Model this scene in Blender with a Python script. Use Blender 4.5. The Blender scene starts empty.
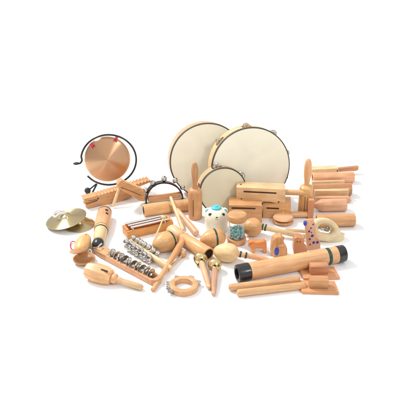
import bpy, bmesh, math, random
from mathutils import Vector, Matrix
random.seed(7)
PI = math.pi
sc = bpy.context.scene
C = sc.collection
R = math.radians

# ------------------------------------------------------------------ camera
D, PITCH, FOV = 2.12, R(28), R(35)
TH = math.tan(FOV / 2)
cam_loc = Vector((0, -D * math.cos(PITCH), D * math.sin(PITCH)))
F = Vector((0, math.cos(PITCH), -math.sin(PITCH)))
UP = Vector((0, math.sin(PITCH), math.cos(PITCH)))
cd = bpy.data.cameras.new('camera'); cam = bpy.data.objects.new('camera', cd); C.objects.link(cam)
cam.location = cam_loc; cam.rotation_euler = (PI / 2 - PITCH, 0, 0)
cd.angle = FOV; cd.sensor_fit = 'HORIZONTAL'; cd.clip_start = 0.05; cd.clip_end = 100
sc.camera = cam

# ------------------------------------------------------------------ light
w = bpy.data.worlds.new('World'); sc.world = w; w.use_nodes = True
nt = w.node_tree; bg = nt.nodes['Background']
tc = nt.nodes.new('ShaderNodeTexCoord'); sp = nt.nodes.new('ShaderNodeSeparateXYZ'); rp = nt.nodes.new('ShaderNodeValToRGB')
nt.links.new(tc.outputs['Generated'], sp.inputs[0]); nt.links.new(sp.outputs['Z'], rp.inputs[0]); 
# made-up surroundings: bright and dark bands for metal reflections, under a brighter top
gr = nt.nodes.new('ShaderNodeTexGradient'); gr.gradient_type = 'RADIAL'; nt.links.new(tc.outputs['Generated'], gr.inputs[0])
az = nt.nodes.new('ShaderNodeValToRGB'); nt.links.new(gr.outputs['Fac'], az.inputs[0]); az.color_ramp.interpolation = 'EASE'
stops = [(0.0, 0.45), (0.08, 1.25), (0.17, 0.35), (0.30, 0.9), (0.42, 0.5), (0.5, 0.45), (0.58, 1.2), (0.66, 0.15), (0.73, 0.95), (0.80, 0.2), (0.9, 1.2), (1.0, 0.45)]
while len(az.color_ramp.elements) < len(stops): az.color_ramp.elements.new(0.5)
for e_, (p_, c_) in zip(az.color_ramp.elements, stops): e_.position = p_; e_.color = (c_, c_, c_, 1)
wm_ = nt.nodes.new('ShaderNodeMix'); wm_.data_type = 'RGBA'
wf = nt.nodes.new('ShaderNodeMapRange'); wf.inputs['From Min'].default_value = 0.25; wf.inputs['From Max'].default_value = 0.75
nt.links.new(sp.outputs['Z'], wf.inputs['Value']); nt.links.new(wf.outputs[0], wm_.inputs['Factor'])
nt.links.new(az.outputs[0], wm_.inputs['A']); nt.links.new(rp.outputs[0], wm_.inputs['B']); nt.links.new(wm_.outputs['Result'], bg.inputs[0])
rp.color_ramp.elements[0].position = 0.05; rp.color_ramp.elements[0].color = (0.45, 0.45, 0.46, 1)
rp.color_ramp.elements[1].position = 0.75; rp.color_ramp.elements[1].color = (1.05, 1.05, 1.05, 1)
bg.inputs[1].default_value = 0.92
def area(name, loc, target, size, power, col=(1, 1, 1)):
    l = bpy.data.lights.new(name, 'AREA'); l.shape = 'SQUARE'; l.size = size; l.energy = power; l.color = col
    o = bpy.data.objects.new(name, l); C.objects.link(o); o.location = loc
    o.rotation_euler = (Vector(target) - Vector(loc)).to_track_quat('-Z', 'Y').to_euler()
area('key_softbox', (-2.2, 1.3, 3.2), (0, 0, 0), 0.7, 150, (1, 0.985, 0.96))
area('added_fill', (1.8, -2.6, 2.6), (0, 0, 0), 0.6, 30, (1, 1, 1))  # added front lamp, kept small so the gong's metal shows streaks
sc.view_settings.view_transform = 'Standard'; sc.view_settings.look = 'None'
sc.view_settings.exposure = 0.08; sc.view_settings.gamma = 1
sc.render.engine = 'CYCLES'
sc.cycles.max_bounces = 8

# ------------------------------------------------------------------ picture -> place
def ray(u, v):
    return (F + Vector((1, 0, 0)) * ((u - 210) / 210 * TH) + UP * (-(v - 210) / 210 * TH))
def G(u, v, z=0.0):
    d = ray(u, v); t = (z - cam_loc.z) / d.z
    return cam_loc + d * t
def mpp(P):
    return (Vector(P) - cam_loc).dot(F) * TH / 210

# ------------------------------------------------------------------ materials
MATS = {}
def wood(name, c1, c2, axis='X', rough=0.42, scale=1.0, coat=0.15, spec=0.4):
    key = (name, axis)
    if key in MATS: return MATS[key]
    m = bpy.data.materials.new('%s_%s' % (name, axis)); m.use_nodes = True
    n = m.node_tree.nodes; L = m.node_tree.links; b = n['Principled BSDF']
    t = n.new('ShaderNodeTexCoord'); oi = n.new('ShaderNodeObjectInfo')
    ad = n.new('ShaderNodeVectorMath'); ad.operation = 'ADD'
    ml = n.new('ShaderNodeMath'); ml.operation = 'MULTIPLY'; ml.inputs[1].default_value = 7.3
    L.new(oi.outputs['Random'], ml.inputs[0]); L.new(t.outputs['Object'], ad.inputs[0]); L.new(ml.outputs[0], ad.inputs[1])
    mp = n.new('ShaderNodeMapping'); L.new(ad.outputs[0], mp.inputs[0])
    s = {'X': (5, 75, 75), 'Y': (75, 5, 75), 'Z': (75, 75, 5)}[axis]
    mp.inputs['Scale'].default_value = tuple(k * scale for k in s)
    n1 = n.new('ShaderNodeTexNoise'); n1.inputs['Scale'].default_value = 1.0; n1.inputs['Detail'].default_value = 5; n1.inputs['Distortion'].default_value = 0.6
    L.new(mp.outputs[0], n1.inputs['Vector'])
    mp2 = n.new('ShaderNodeMapping'); L.new(ad.outputs[0], mp2.inputs[0])
    mp2.inputs['Scale'].default_value = tuple(k * scale * 5 for k in s)
    n2 = n.new('ShaderNodeTexNoise'); n2.inputs['Scale'].default_value = 1.0; n2.inputs['Detail'].default_value = 3
    L.new(mp2.outputs[0], n2.inputs['Vector'])
    r = n.new('ShaderNodeValToRGB'); r.color_ramp.elements[0].position = 0.33; r.color_ramp.elements[1].position = 0.68
    r.color_ramp.elements[0].color = (*c2, 1); r.color_ramp.elements[1].color = (*c1, 1)
    L.new(n1.outputs['Fac'], r.inputs[0])
    mx = n.new('ShaderNodeMix'); mx.data_type = 'RGBA'; mx.blend_type = 'MULTIPLY'; mx.inputs['Factor'].default_value = 0.35
    r2 = n.new('ShaderNodeValToRGB'); r2.color_ramp.elements[0].position = 0.35; r2.color_ramp.elements[1].position = 0.6
    r2.color_ramp.elements[0].color = (0.62, 0.5, 0.38, 1); r2.color_ramp.elements[1].color = (1, 1, 1, 1)
    L.new(n2.outputs['Fac'], r2.inputs[0]); L.new(r.outputs[0], mx.inputs['A']); L.new(r2.outputs[0], mx.inputs['B'])
    hs = n.new('ShaderNodeHueSaturation'); mr = n.new('ShaderNodeMapRange')
    mr.inputs['To Min'].default_value = 0.86; mr.inputs['To Max'].default_value = 1.08
    L.new(oi.outputs['Random'], mr.inputs['Value']); L.new(mr.outputs[0], hs.inputs['Value']); L.new(mx.outputs['Result'], hs.inputs['Color'])
    n3 = n.new('ShaderNodeTexNoise'); n3.inputs['Scale'].default_value = 22; n3.inputs['Detail'].default_value = 2; L.new(ad.outputs[0], n3.inputs['Vector'])
    m3 = n.new('ShaderNodeMapRange'); m3.inputs['From Min'].default_value = 0.3; m3.inputs['From Max'].default_value = 0.7; m3.inputs['To Min'].default_value = 0.86; m3.inputs['To Max'].default_value = 1.06
    L.new(n3.outputs['Fac'], m3.inputs['Value']); h3 = n.new('ShaderNodeHueSaturation'); L.new(m3.outputs[0], h3.inputs['Value']); L.new(hs.outputs[0], h3.inputs['Color'])
    wn = n.new('ShaderNodeTexWhiteNoise'); wn.noise_dimensions = '1D'; L.new(oi.outputs['Random'], wn.inputs['W'])
    m4 = n.new('ShaderNodeMapRange'); m4.inputs['To Min'].default_value = 0.493; m4.inputs['To Max'].default_value = 0.508; L.new(wn.outputs['Value'], m4.inputs['Value']); L.new(m4.outputs[0], h3.inputs['Hue'])
    L.new(h3.outputs[0], b.inputs['Base Color'])
    mrr = n.new('ShaderNodeMapRange'); mrr.inputs['To Min'].default_value = rough - 0.06; mrr.inputs['To Max'].default_value = rough + 0.1
    L.new(n2.outputs['Fac'], mrr.inputs['Value']); L.new(mrr.outputs[0], b.inputs['Roughness'])
    b.inputs['Coat Weight'].default_value = coat; b.inputs['Coat Roughness'].default_value = 0.22
    b.inputs['Specular IOR Level'].default_value = spec
    bp = n.new('ShaderNodeBump'); bp.inputs['Strength'].default_value = 0.12; bp.inputs['Distance'].default_value = 0.001
    L.new(n2.outputs['Fac'], bp.inputs['Height']); L.new(bp.outputs[0], b.inputs['Normal'])
    MATS[key] = m; return m
def plain(name, col, rough=0.5, metal=0.0, var=0.12, vscale=60, coat=0.0, spec=0.5, bump=0.0):
    if name in MATS: return MATS[name]
    m = bpy.data.materials.new(name); m.use_nodes = True
    n = m.node_tree.nodes; L = m.node_tree.links; b = n['Principled BSDF']
    t = n.new('ShaderNodeTexCoord'); ns = n.new('ShaderNodeTexNoise'); ns.inputs['Scale'].default_value = vscale; ns.inputs['Detail'].default_value = 4
    L.new(t.outputs['Object'], ns.inputs['Vector'])
    mx = n.new('ShaderNodeMix'); mx.data_type = 'RGBA'
    mx.inputs['A'].default_value = (*[c * (1 - var) for c in col], 1); mx.inputs['B'].default_value = (*[min(1, c * (1 + var)) for c in col], 1)
    L.new(ns.outputs['Fac'], mx.inputs['Factor']); L.new(mx.outputs['Result'], b.inputs['Base Color'])
    mr = n.new('ShaderNodeMapRange'); mr.inputs['To Min'].default_value = max(0.03, rough - 0.08); mr.inputs['To Max'].default_value = rough + 0.08
    L.new(ns.outputs['Fac'], mr.inputs['Value']); L.new(mr.outputs[0], b.inputs['Roughness'])
    b.inputs['Metallic'].default_value = metal; b.inputs['Coat Weight'].default_value = coat; b.inputs['Specular IOR Level'].default_value = spec
    if bump:
        bp = n.new('ShaderNodeBump'); bp.inputs['Strength'].default_value = bump; bp.inputs['Distance'].default_value = 0.001
        L.new(ns.outputs['Fac'], bp.inputs['Height']); L.new(bp.outputs[0], b.inputs['Normal'])
    MATS[name] = m; return m
def maple(a='X'): return wood('maple', (0.81, 0.57, 0.32), (0.73, 0.47, 0.24), a)
def pale(a='X'): return wood('pale_birch', (0.84, 0.64, 0.38), (0.76, 0.54, 0.29), a)
def beech(a='X'): return wood('beech', (0.79, 0.46, 0.245), (0.68, 0.355, 0.165), a)
def brown(a='X'): return wood('brown_wood', (0.68, 0.35, 0.17), (0.57, 0.265, 0.115), a)
def orange(a='X'): return wood('orange_wood', (0.78, 0.34, 0.11), (0.70, 0.27, 0.08), a)
def honey(a='X'): return wood('honey_wood', (0.77, 0.45, 0.205), (0.66, 0.35, 0.14), a)
def pink(a='X'): return wood('pinkish_beech', (0.76, 0.45, 0.27), (0.66, 0.36, 0.20), a)
BLACK = plain('black_enamel', (0.012, 0.012, 0.014), 0.3, coat=0.3)
RUBBER = plain('black_rubber', (0.02, 0.02, 0.022), 0.6)
CHROME = plain('nickel', (0.62, 0.61, 0.59), 0.2, 1.0, 0.1)
STEEL = plain('brushed_steel', (0.66, 0.65, 0.63), 0.25, 1.0, 0.05)
BRASS = plain('brass', (0.72, 0.56, 0.27), 0.25, 1.0, 0.1)
GREEN = plain('dark_green_paint', (0.015, 0.06, 0.04), 0.4)
DARK = plain('hollow_shade_and_dark_parts', (0.05, 0.025, 0.012), 0.8)  # also painted in as the shade inside hollow ends
RED = plain('red_cord', (0.55, 0.02, 0.05), 0.6)
BLUE = plain('blue_paint', (0.03, 0.07, 0.42), 0.4)
NAVY = plain('navy_paint', (0.03, 0.04, 0.22), 0.4)
TEAL = plain('turquoise_plastic', (0.08, 0.50, 0.58), 0.35, coat=0.3)
CREAM = plain('cream_plastic', (0.84, 0.80, 0.64), 0.35, var=0.03, coat=0.3)
WHITE = plain('white_plastic', (0.82, 0.82, 0.80), 0.4, var=0.03)
STRAP = plain('white_strap', (0.75, 0.72, 0.70), 0.7)

def glass():
    m = bpy.data.materials.new('clear_plastic'); m.use_nodes = True; b = m.node_tree.nodes['Principled BSDF']
    b.inputs['Transmission Weight'].default_value = 1; b.inputs['Roughness'].default_value = 0.02; b.inputs['IOR'].default_value = 1.42
    b.inputs['Base Color'].default_value = (0.97, 0.98, 0.98, 1); return m
def skin(name, col):
    m = bpy.data.materials.new(name); m.use_nodes = True; n = m.node_tree.nodes; L = m.node_tree.links; b = n['Principled BSDF']
    t = n.new('ShaderNodeTexCoord'); a = n.new('ShaderNodeTexNoise'); a.inputs['Scale'].default_value = 9; a.inputs['Detail'].default_value = 6; a.inputs['Distortion'].default_value = 1.0
    L.new(t.outputs['Object'], a.inputs['Vector'])
    mx = n.new('ShaderNodeMix'); mx.data_type = 'RGBA'; L.new(a.outputs['Fac'], mx.inputs['Factor'])
    mx.inputs['A'].default_value = (*[c * 0.84 for c in col], 1); mx.inputs['B'].default_value = (*[min(1, c * 1.10) for c in col], 1)
    L.new(mx.outputs['Result'], b.inputs['Base Color']); b.inputs['Roughness'].default_value = 0.5
    f = n.new('ShaderNodeTexNoise'); f.inputs['Scale'].default_value = 420; L.new(t.outputs['Object'], f.inputs['Vector'])
    bp = n.new('ShaderNodeBump'); bp.inputs['Strength'].default_value = 0.1; bp.inputs['Distance'].default_value = 0.001
    L.new(f.outputs['Fac'], bp.inputs['Height']); L.new(bp.outputs[0], b.inputs['Normal']); return m
def spun(name, col, rough, rings):
    # turned metal: concentric lathe lines about local Z, anisotropic highlights
    m = bpy.data.materials.new(name); m.use_nodes = True; n = m.node_tree.nodes; L = m.node_tree.links; b = n['Principled BSDF']
    b.inputs['Metallic'].default_value = 1; b.inputs['Roughness'].default_value = rough; b.inputs['Anisotropic'].default_value = 0.95; b.inputs['Anisotropic Rotation'].default_value = 0.25
    t = n.new('ShaderNodeTexCoord'); ln = n.new('ShaderNodeVectorMath'); ln.operation = 'LENGTH'
    L.new(t.outputs['Object'], ln.inputs[0]); s = n.new('ShaderNodeMath'); s.operation = 'MULTIPLY'; s.inputs[1].default_value = rings
    L.new(ln.outputs['Value'], s.inputs[0]); ns = n.new('ShaderNodeTexNoise'); ns.noise_dimensions = '1D'; ns.inputs['Scale'].default_value = 1; ns.inputs['Detail'].default_value = 4
    L.new(s.outputs[0], ns.inputs['W'])
    mx = n.new('ShaderNodeMix'); mx.data_type = 'RGBA'; L.new(ns.outputs['Fac'], mx.inputs['Factor'])
    mx.inputs['A'].default_value = (*[c * 0.8 for c in col], 1); mx.inputs['B'].default_value = (*[min(1, c * 1.15) for c in col], 1)
    L.new(mx.outputs['Result'], b.inputs['Base Color'])
    tg = n.new('ShaderNodeTangent'); tg.direction_type = 'RADIAL'; tg.axis = 'Z'; L.new(tg.outputs[0], b.inputs['Tangent'])
    bp = n.new('ShaderNodeBump'); bp.inputs['Strength'].default_value = 0.15; bp.inputs['Distance'].default_value = 0.0005
    L.new(ns.outputs['Fac'], bp.inputs['Height']); L.new(bp.outputs[0], b.inputs['Normal']); return m
COPPER = spun('spun_bronze', (0.68, 0.41, 0.24), 0.3, 900)
CYMBAL = spun('spun_brass', (0.60, 0.49, 0.28), 0.3, 900)

# ------------------------------------------------------------------ mesh helpers
def sw(axis, t, a, b):
    return {'X': (t, a, b), 'Y': (a, t, b), 'Z': (a, b, t)}[axis]
def lathe(bm, prof, axis='X', seg=36, c=(0, 0, 0), mi=0, close=False, sa=1.0, sb=1.0):
    c = Vector(c); rings = []
    for t, r in prof:
        if r < 1e-6: rings.append([bm.verts.new(c + Vector(sw(axis, t, 0, 0)))])
        else: rings.append([bm.verts.new(c + Vector(sw(axis, t, r * sa * math.cos(2 * PI * k / seg), r * sb * math.sin(2 * PI * k / seg)))) for k in range(seg)])
    pairs = list(zip(rings[:-1], rings[1:]))
    if close: pairs.append((rings[-1], rings[0]))
    for A, B in pairs:
        for k in range(seg):
            k2 = (k + 1) % seg
            if len(A) == 1 and len(B) == 1: break
            if len(A) == 1: f = bm.faces.new((A[0], B[k], B[k2]))
            elif len(B) == 1: f = bm.faces.new((A[k], B[0], A[k2]))
            else: f = bm.faces.new((A[k], B[k], B[k2], A[k2]))
            f.material_index = mi
    if not close:
        for rg in (rings[0], rings[-1]):
            if len(rg) > 1: f = bm.faces.new(rg); f.material_index = mi
    return bm
def L_(prof, axis='X', seg=36, c=(0, 0, 0), **k):
    return lathe(bmesh.new(), prof, axis, seg, c, **k)
def box(bm, c, s, bev=0.001, rot=None):
    t = bmesh.new(); bmesh.ops.create_cube(t, size=1)
    for v in t.verts: v.co = Vector((v.co.x * s[0], v.co.y * s[1], v.co.z * s[2]))
    if bev: bmesh.ops.bevel(t, geom=list(t.edges), offset=bev, segments=2, affect='EDGES', profile=0.6)
    M = Matrix.Translation(Vector(c)) @ (rot.to_4x4() if rot else Matrix())
    merge(bm, t, M); return bm
def merge(bm, t, M=Matrix(), mi=None):
    vs = {v: bm.verts.new(M @ v.co) for v in t.verts}
    for f in t.faces:
        try:
            g = bm.faces.new([vs[v] for v in f.verts]); g.material_index = f.material_index if mi is None else mi
        except ValueError: pass
    t.free()
def B_(c, s, bev=0.001, rot=None): return box(bmesh.new(), c, s, bev, rot)
def prism(pts, ext, bev=0.0012, segs=2):
    """pts: list of 3D points of one flat outline; ext: extrusion vector."""
    bm = bmesh.new(); e = Vector(ext)
    a = [bm.verts.new(Vector(p)) for p in pts]; b = [bm.verts.new(Vector(p) + e) for p in pts]
    bm.faces.new(a); bm.faces.new(b[::-1])
    for k in range(len(a)):
        k2 = (k + 1) % len(a); bm.faces.new((a[k], b[k], b[k2], a[k2]))
    bmesh.ops.recalc_face_normals(bm, faces=bm.faces)
    if bev:
        ed = [x for x in bm.edges if x.calc_face_angle(0) > 0.5]
        bmesh.ops.bevel(bm, geom=ed, offset=bev, segments=segs, affect='EDGES', profile=0.6, clamp_overlap=True)
    return bm
def smooth_path(pts, n=6):
    P = [Vector(p) for p in pts]; out = []
    for i in range(len(P) - 1):
        p0 = P[max(i - 1, 0)]; p1 = P[i]; p2 = P[i + 1]; p3 = P[min(i + 2, len(P) - 1)]
        for k in range(n):
            t = k / n
            out.append(0.5 * ((2 * p1) + (p2 - p0) * t + (2 * p0 - 5 * p1 + 4 * p2 - p3) * t * t + (3 * p1 - p0 - 3 * p2 + p3) * t ** 3))
    out.append(P[-1]); return out
def rod(bm, pts, r, seg=12, radii=None, mi=0):
    pts = [Vector(p) for p in pts]; n = len(pts); rings = []; prev = None
    for i, p in enumerate(pts):
        d = (pts[min(i + 1, n - 1)] - pts[max(i - 1, 0)]).normalized()
        if prev is None: a = d.orthogonal().normalized()
        else: a = (prev - d * prev.dot(d)).normalized()
        prev = a; b = d.cross(a); rr = radii[i] if radii else r
        rings.append([bm.verts.new(p + (a * math.cos(2 * PI * k / seg) + b * math.sin(2 * PI * k / seg)) * rr) for k in range(seg)])
    for A, Bq in zip(rings[:-1], rings[1:]):
        for k in range(seg):
            f = bm.faces.new((A[k], A[(k + 1) % seg], Bq[(k + 1) % seg], Bq[k])); f.material_index = mi
    for k, rg in ((0, rings[0]), (1, rings[-1])):
        f = bm.faces.new(rg if k else rg[::-1]); f.material_index = mi
    return bm
def ball(bm, c, r, seg=16, s=(1, 1, 1), mi=0):
    t = bmesh.new(); bmesh.ops.create_uvsphere(t, u_segments=seg, v_segments=seg // 2 + 2, radius=r)
    for f in t.faces: f.material_index = mi
    merge(bm, t, Matrix.Translation(Vector(c)) @ Matrix.Diagonal((*s, 1)))
    return bm
def rounded(L, r, e=None, n=5):
    """rod with rounded ends, x from 0 to L"""
    e = e or r; out = []
    for k in range(n + 1):
        a = PI / 2 * k / n; out.append((e * (1 - math.cos(a)), r * math.sin(a)))
    for k in range(n, -1, -1):
        a = PI / 2 * k / n; out.append((L - e * (1 - math.cos(a)), r * math.sin(a)))
    return out
def curve(pr, n=6):
    """smooth a profile (t, r)"""
    return [(p.x, max(0, p.y)) for p in smooth_path([(a, b, 0) for a, b in pr], n)]

# ------------------------------------------------------------------ things and parts
def tagit(o, label, cat, group=None):
    o['label'] = label; o['category'] = cat
    if group: o['group'] = group
class T:
    def __init__(s, name, label, cat, o, x=(1, 0, 0), up=(0, 0, 1), group=None):
        X = Vector(x).normalized(); Z = Vector(up); Z = (Z - X * Z.dot(X)).normalized(); Y = Z.cross(X)
        M = Matrix((X, Y, Z)).transposed().to_4x4(); M.translation = Vector(o)
        s.M = M; s.Mi = M.inverted(); s.e = bpy.data.objects.new(name, None); s.e.empty_display_size = 0.02
        C.objects.link(s.e); s.e.matrix_world = M; tagit(s.e, label, cat, group)
        s.m = mpp(o)
    def l(s, P): return s.Mi @ Vector(P)
    def g(s, u, v, z=0.0): return s.l(G(u, v, z))
    def on(s, u, v, yo=0.0):
        o = s.Mi @ cam_loc; d = (s.Mi.to_3x3() @ ray(u, v)); t = (yo - o.y) / d.y
        return o + d * t
    def p(s, name, bm, mat, parent=None, smooth=True, ang=32, label=None):
        o = mesh(name, bm, mat, smooth, ang); o.parent = parent or s.e
        if label: o['label'] = label
        return o
def mesh(name, bm, mat, smooth=True, ang=32):
    bmesh.ops.recalc_face_normals(bm, faces=bm.faces)
    bm.normal_update()
    for f in bm.faces: f.smooth = smooth
    for e in bm.edges:
        if e.is_manifold and e.calc_face_angle(0) > R(ang): e.smooth = False
    me = bpy.data.meshes.new(name); bm.to_mesh(me); bm.free()
    for m in (mat if isinstance(mat, (list, tuple)) else [mat]): me.materials.append(m)
    o = bpy.data.objects.new(name, me); C.objects.link(o); return o
def lying(name, label, cat, a, b, ra, rb=None, group=None, za=None, zb=None):
    """frame whose X runs along the axis between two picture points, resting on its own radius (metres = px * mpp)"""
    m = mpp(G(*a)); rb = ra if rb is None else rb
    za = ra * m if za is None else za; zb = rb * m if zb is None else zb
    A = G(*a, za); Bp = G(*b, zb)
    t = T(name, label, cat, A, Bp - A, group=group); t.len = (Bp - A).length; return t
def px_prof(t, pr, shift=True):
    """profile: list of (fraction along the axis, radius in px)"""
    return [(f * t.len, r * t.m) for f, r in pr]

# ================================================================== the surface
bm = bmesh.new()
prof = [(-6, 0), (7, 0)] + [(7 + 1.5 * math.sin(a), 1.5 - 1.5 * math.cos(a)) for a in [PI / 2 * k / 10 for k in range(1, 11)]] + [(8.5, 4.5)]
rows = [[bm.verts.new((x, y, z)) for x in (-9, 9)] for y, z in prof]
for A, Bq in zip(rows[:-1], rows[1:]): bm.faces.new((A[0], A[1], Bq[1], Bq[0]))
fl = mesh('white_paper_ground', bm, plain('white_paper', (0.90, 0.90, 0.90), 0.75, var=0.01, vscale=3, spec=0.2)); fl['kind'] = 'structure'

# ================================================================== shared small builders
def jingle_disc(bm, c, r, ax, side=1, mi=0):
    pr = [(0, 0), (0.0, r * 0.3), (side * r * 0.2, r * 0.42), (side * r * 0.16, r * 0.8), (side * r * 0.26, r), (side * r * 0.34, r), (side * r * 0.24, r * 0.78), (side * r * 0.28, r * 0.42), (side * r * 0.08, r * 0.25), (side * r * 0.08, 0)]
    t = L_(pr, 'Z', 20); q = Vector((0, 0, 1)).rotation_difference(Vector(ax).normalized())
    merge(bm, t, Matrix.Translation(Vector(c)) @ q.to_matrix().to_4x4(), mi)
def jingle_pair(t, c, r, ax, gap=0.0012, parent=None):
    a = Vector(ax).normalized(); c = Vector(c)
    for sd in (1, -1):
        b = bmesh.new(); jingle_disc(b, c + a * gap * sd, r, a * sd); t.p('jingle', b, CHROME, parent)
def bell(t, c, r, down=(0, 0, -1), mat=CHROME, name='bell', seg=20):
    """round sleigh bell with a cross slot round its mouth"""
    b = bmesh.new(); bmesh.ops.create_uvsphere(b, u_segments=seg, v_segments=14, radius=r)
    kill = []
    for f in b.faces:
        cc = f.calc_center_median()
        if cc.z < -0.12 * r and (abs(cc.x) < 0.13 * r or abs(cc.y) < 0.13 * r): f.material_index = 1
        elif abs(cc.z) < 0.0 * r: f.material_index = 1
    s = L_([(-0.04 * r, r * 0.97), (-0.04 * r, r * 1.05), (0.05 * r, r * 1.05), (0.05 * r, r * 0.97)], 'Z', seg, close=True); merge(b, s, mi=0)
    q = Vector((0, 0, -1)).rotation_difference(Vector(down).normalized())
    b.transform(Matrix.Translation(Vector(c)) @ q.to_matrix().to_4x4())
    return t.p(name, b, [mat, DARK])

# ================================================================== tambourines and frame drum
def frame_drum(name, label, cat, bu, bv, rpx, lean, yaw, depth, skinmat, jing, woodmat=None, group=None, cyaw=0):
    o = G(bu, bv)
    X = Vector((math.cos(yaw), math.sin(yaw), 0)); up = Vector((-math.sin(lean) * math.sin(yaw), math.sin(lean) * math.cos(yaw), math.cos(lean)))
    t = T(name, label, cat, o, X, up, group); Rr = rpx * t.m; th = 0.006; seg = 120
    wm = woodmat or maple('X')
    bm = bmesh.new(); ys = [0, depth * 0.28, depth * 0.72, depth]
    V = {}
    for i, y in enumerate(ys):
        for j, r in enumerate((Rr, Rr - th)):
            for k in range(seg):
                a = 2 * PI * k / seg; V[i, j, k] = bm.verts.new((r * math.cos(a), y, Rr + r * math.sin(a)))
    def slot(k):
        a = (k + 0.5) * 360 / seg
        return any(abs((a - x + 180) % 360 - 180) < max(6.0, R(1) * 0 + 0.016 / Rr * 57.3) for x in jing)
    for k in range(seg):
        k2 = (k + 1) % seg
        for i in range(3):
            if i == 1 and slot(k): continue
            for j in (0, 1): bm.faces.new((V[i, j, k], V[i + 1, j, k], V[i + 1, j, k2], V[i, j, k2]))
        for i in (0, 3): bm.faces.new((V[i, 0, k], V[i, 1, k], V[i, 1, k2], V[i, 0, k2]))
        if slot(k):
            for i in (1, 2): bm.faces.new((V[i, 0, k], V[i, 1, k], V[i, 1, k2], V[i, 0, k2]))
        if slot(k) != slot(k2):
            bm.faces.new((V[1, 0, k2], V[1, 1, k2], V[2, 1, k2], V[2, 0, k2]))
    t.p('frame', bm, wm)
    sk = t.p('drum_skin', L_([(0.0, 0), (-0.0012, Rr * 0.5), (-0.0022, Rr - 0.006), (-0.0018, Rr - 0.002), (0.001, Rr + 0.0008), (0.006, Rr + 0.0010), (0.006, Rr + 0.0002), (0.0, Rr - 0.004), (0.0015, 0)], 'Y', 120, (0, 0, Rr)), skinmat)
    rr = Rr + 0.0012
    t.p('edge_band', L_([(-0.0025, rr - 0.0035), (-0.0034, rr - 0.0012), (-0.0016, rr), (0.0045, rr + 0.0004), (0.0045, rr - 0.0006), (-0.001, rr - 0.0026)], 'Y', 120, (0, 0, Rr), close=True), plain('dark_band', (0.07, 0.06, 0.05), 0.6))
    for a in jing:
        a = R(a); c = Vector((math.cos(a) * (Rr - 0.001), depth / 2, Rr + math.sin(a) * (Rr - 0.001)))
        jingle_pair(t, c + Vector((math.cos(a), 0, math.sin(a))) * 0.0015, 0.0112, (0, 1, 0), 0.002)
        pn = bmesh.new(); rod(pn, [c + Vector((0, -depth * 0.3, 0)) - Vector((math.cos(a), 0, math.sin(a))) * 0.002, c + Vector((0, depth * 0.3, 0)) - Vector((math.cos(a), 0, math.sin(a))) * 0.002], 0.0009, 6)
        t.p('pin', pn, CHROME)
    return t
SK1 = skin('cream_drum_skin', (0.92, 0.87, 0.70)); SK2 = skin('shaded_drum_skin', (0.78, 0.72, 0.53))  # second skin is coloured darker to paint in its shade
frame_drum('frame_drum', 'large round frame drum without visible jingles standing behind the big tambourine', 'drum', 209, 197, 37.0, R(12), R(12), 0.055, SK1, [], beech('X'))
frame_drum('tambourine', 'biggest tambourine with cream skin, wood rim and jingles round its edge', 'tambourine', 252, 206, 39.6, R(11), R(13), 0.052, SK1, [92, 50, 14, 338, 137, 184, 295, 225], maple('X'))
frame_drum('tambourine', 'small tambourine with a skin darkened for shade standing in front of the two large drums', 'tambourine', 224, 214, 23.8, R(10), R(14), 0.044, SK2, [100, 170, 30, 240, 310], maple('X'))

# ================================================================== gong on its stand
t = T('gong', 'round bronze gong hanging inside a black rod ring', 'gong', G(108, 192), (math.cos(R(8)), math.sin(R(8)), 0), (0, math.sin(R(12)), math.cos(R(12))))
gc = t.on(107.4, 159.8); gr = 22.9 * mpp(t.M @ gc)
pr = [(-0.006, 0), (-0.0055, gr * 0.2), (-0.003, gr * 0.8), (0, gr * 0.94), (0.005, gr * 0.99), (0.016, gr), (0.016, gr * 0.985), (0.006, gr * 0.97), (0.001, gr * 0.92), (-0.002, gr * 0.78), (-0.0045, gr * 0.2), (-0.005, 0)]
go = t.p('gong_disc', L_([(-a, b) for a, b in pr], 'Z', 96), COPPER)
go.location = gc; go.rotation_euler = (PI / 2, 0, R(0))
for cu, cv, rot in ((91.9, 144.8, 0), (116.2, 138.4, 0)):
    b = bmesh.new(); c1 = t.on(cu, cv); c2 = t.on(cu + (107.4 - cu) * 0.09, cv + (159.8 - cv) * 0.09)
    ax = (c2 - c1).normalized(); out = c1 - ax * 0.006
    for dx in (-0.004, 0, 0.004):
        side = Vector((0, 1, 0)).cross(ax) * dx
        rod(b, smooth_path([out + side, out + side * 0.6 + Vector((0, -0.006, 0)) + ax * 0.006, c2 + side * 1.3 + Vector((0, -0.008, 0)), c2 + side + ax * 0.004 + Vector((0, 0.002, 0)), c1 + side + Vector((0, 0.006, 0))], 4), 0.0015, 8)
    t.p('red_tie', b, RED)
st = T('gong_stand', 'black bent rod stand curling round the bronze gong', 'gong stand', G(108, 192), (math.cos(R(8)), math.sin(R(8)), 0), (0, math.sin(R(12)), math.cos(R(12))))
pts = [st.on(77, 163.4, 0.0), st.on(80, 163.2), st.on(81.9, 160.5)]
cx, cy, rx, ry = 108.6, 159.8, 27.6, 25.0
for a in range(172, -151, -12):
    pts.append(st.on(cx + rx * math.cos(R(a)), cy - ry * math.sin(R(a))))
b = bmesh.new(); rod(b, smooth_path(pts, 5), 0.0033, 12); st.p('ring_rod', b, BLACK)
b = bmesh.new(); rod(b, [st.on(97, 183.8), st.g(92.5, 192.5, 0.004)], 0.003, 10); st.p('leg', b, BLACK)
b = bmesh.new(); rod(b, [st.on(96.5, 183.8), st.g(88.3, 190.4, 0.008)], 0.0026, 10); st.p('leg', b, BLACK)
b = bmesh.new(); rod(b, [st.on(121, 182.3), st.g(126, 189, 0.004)], 0.003, 10); st.p('leg', b, BLACK)
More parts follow.
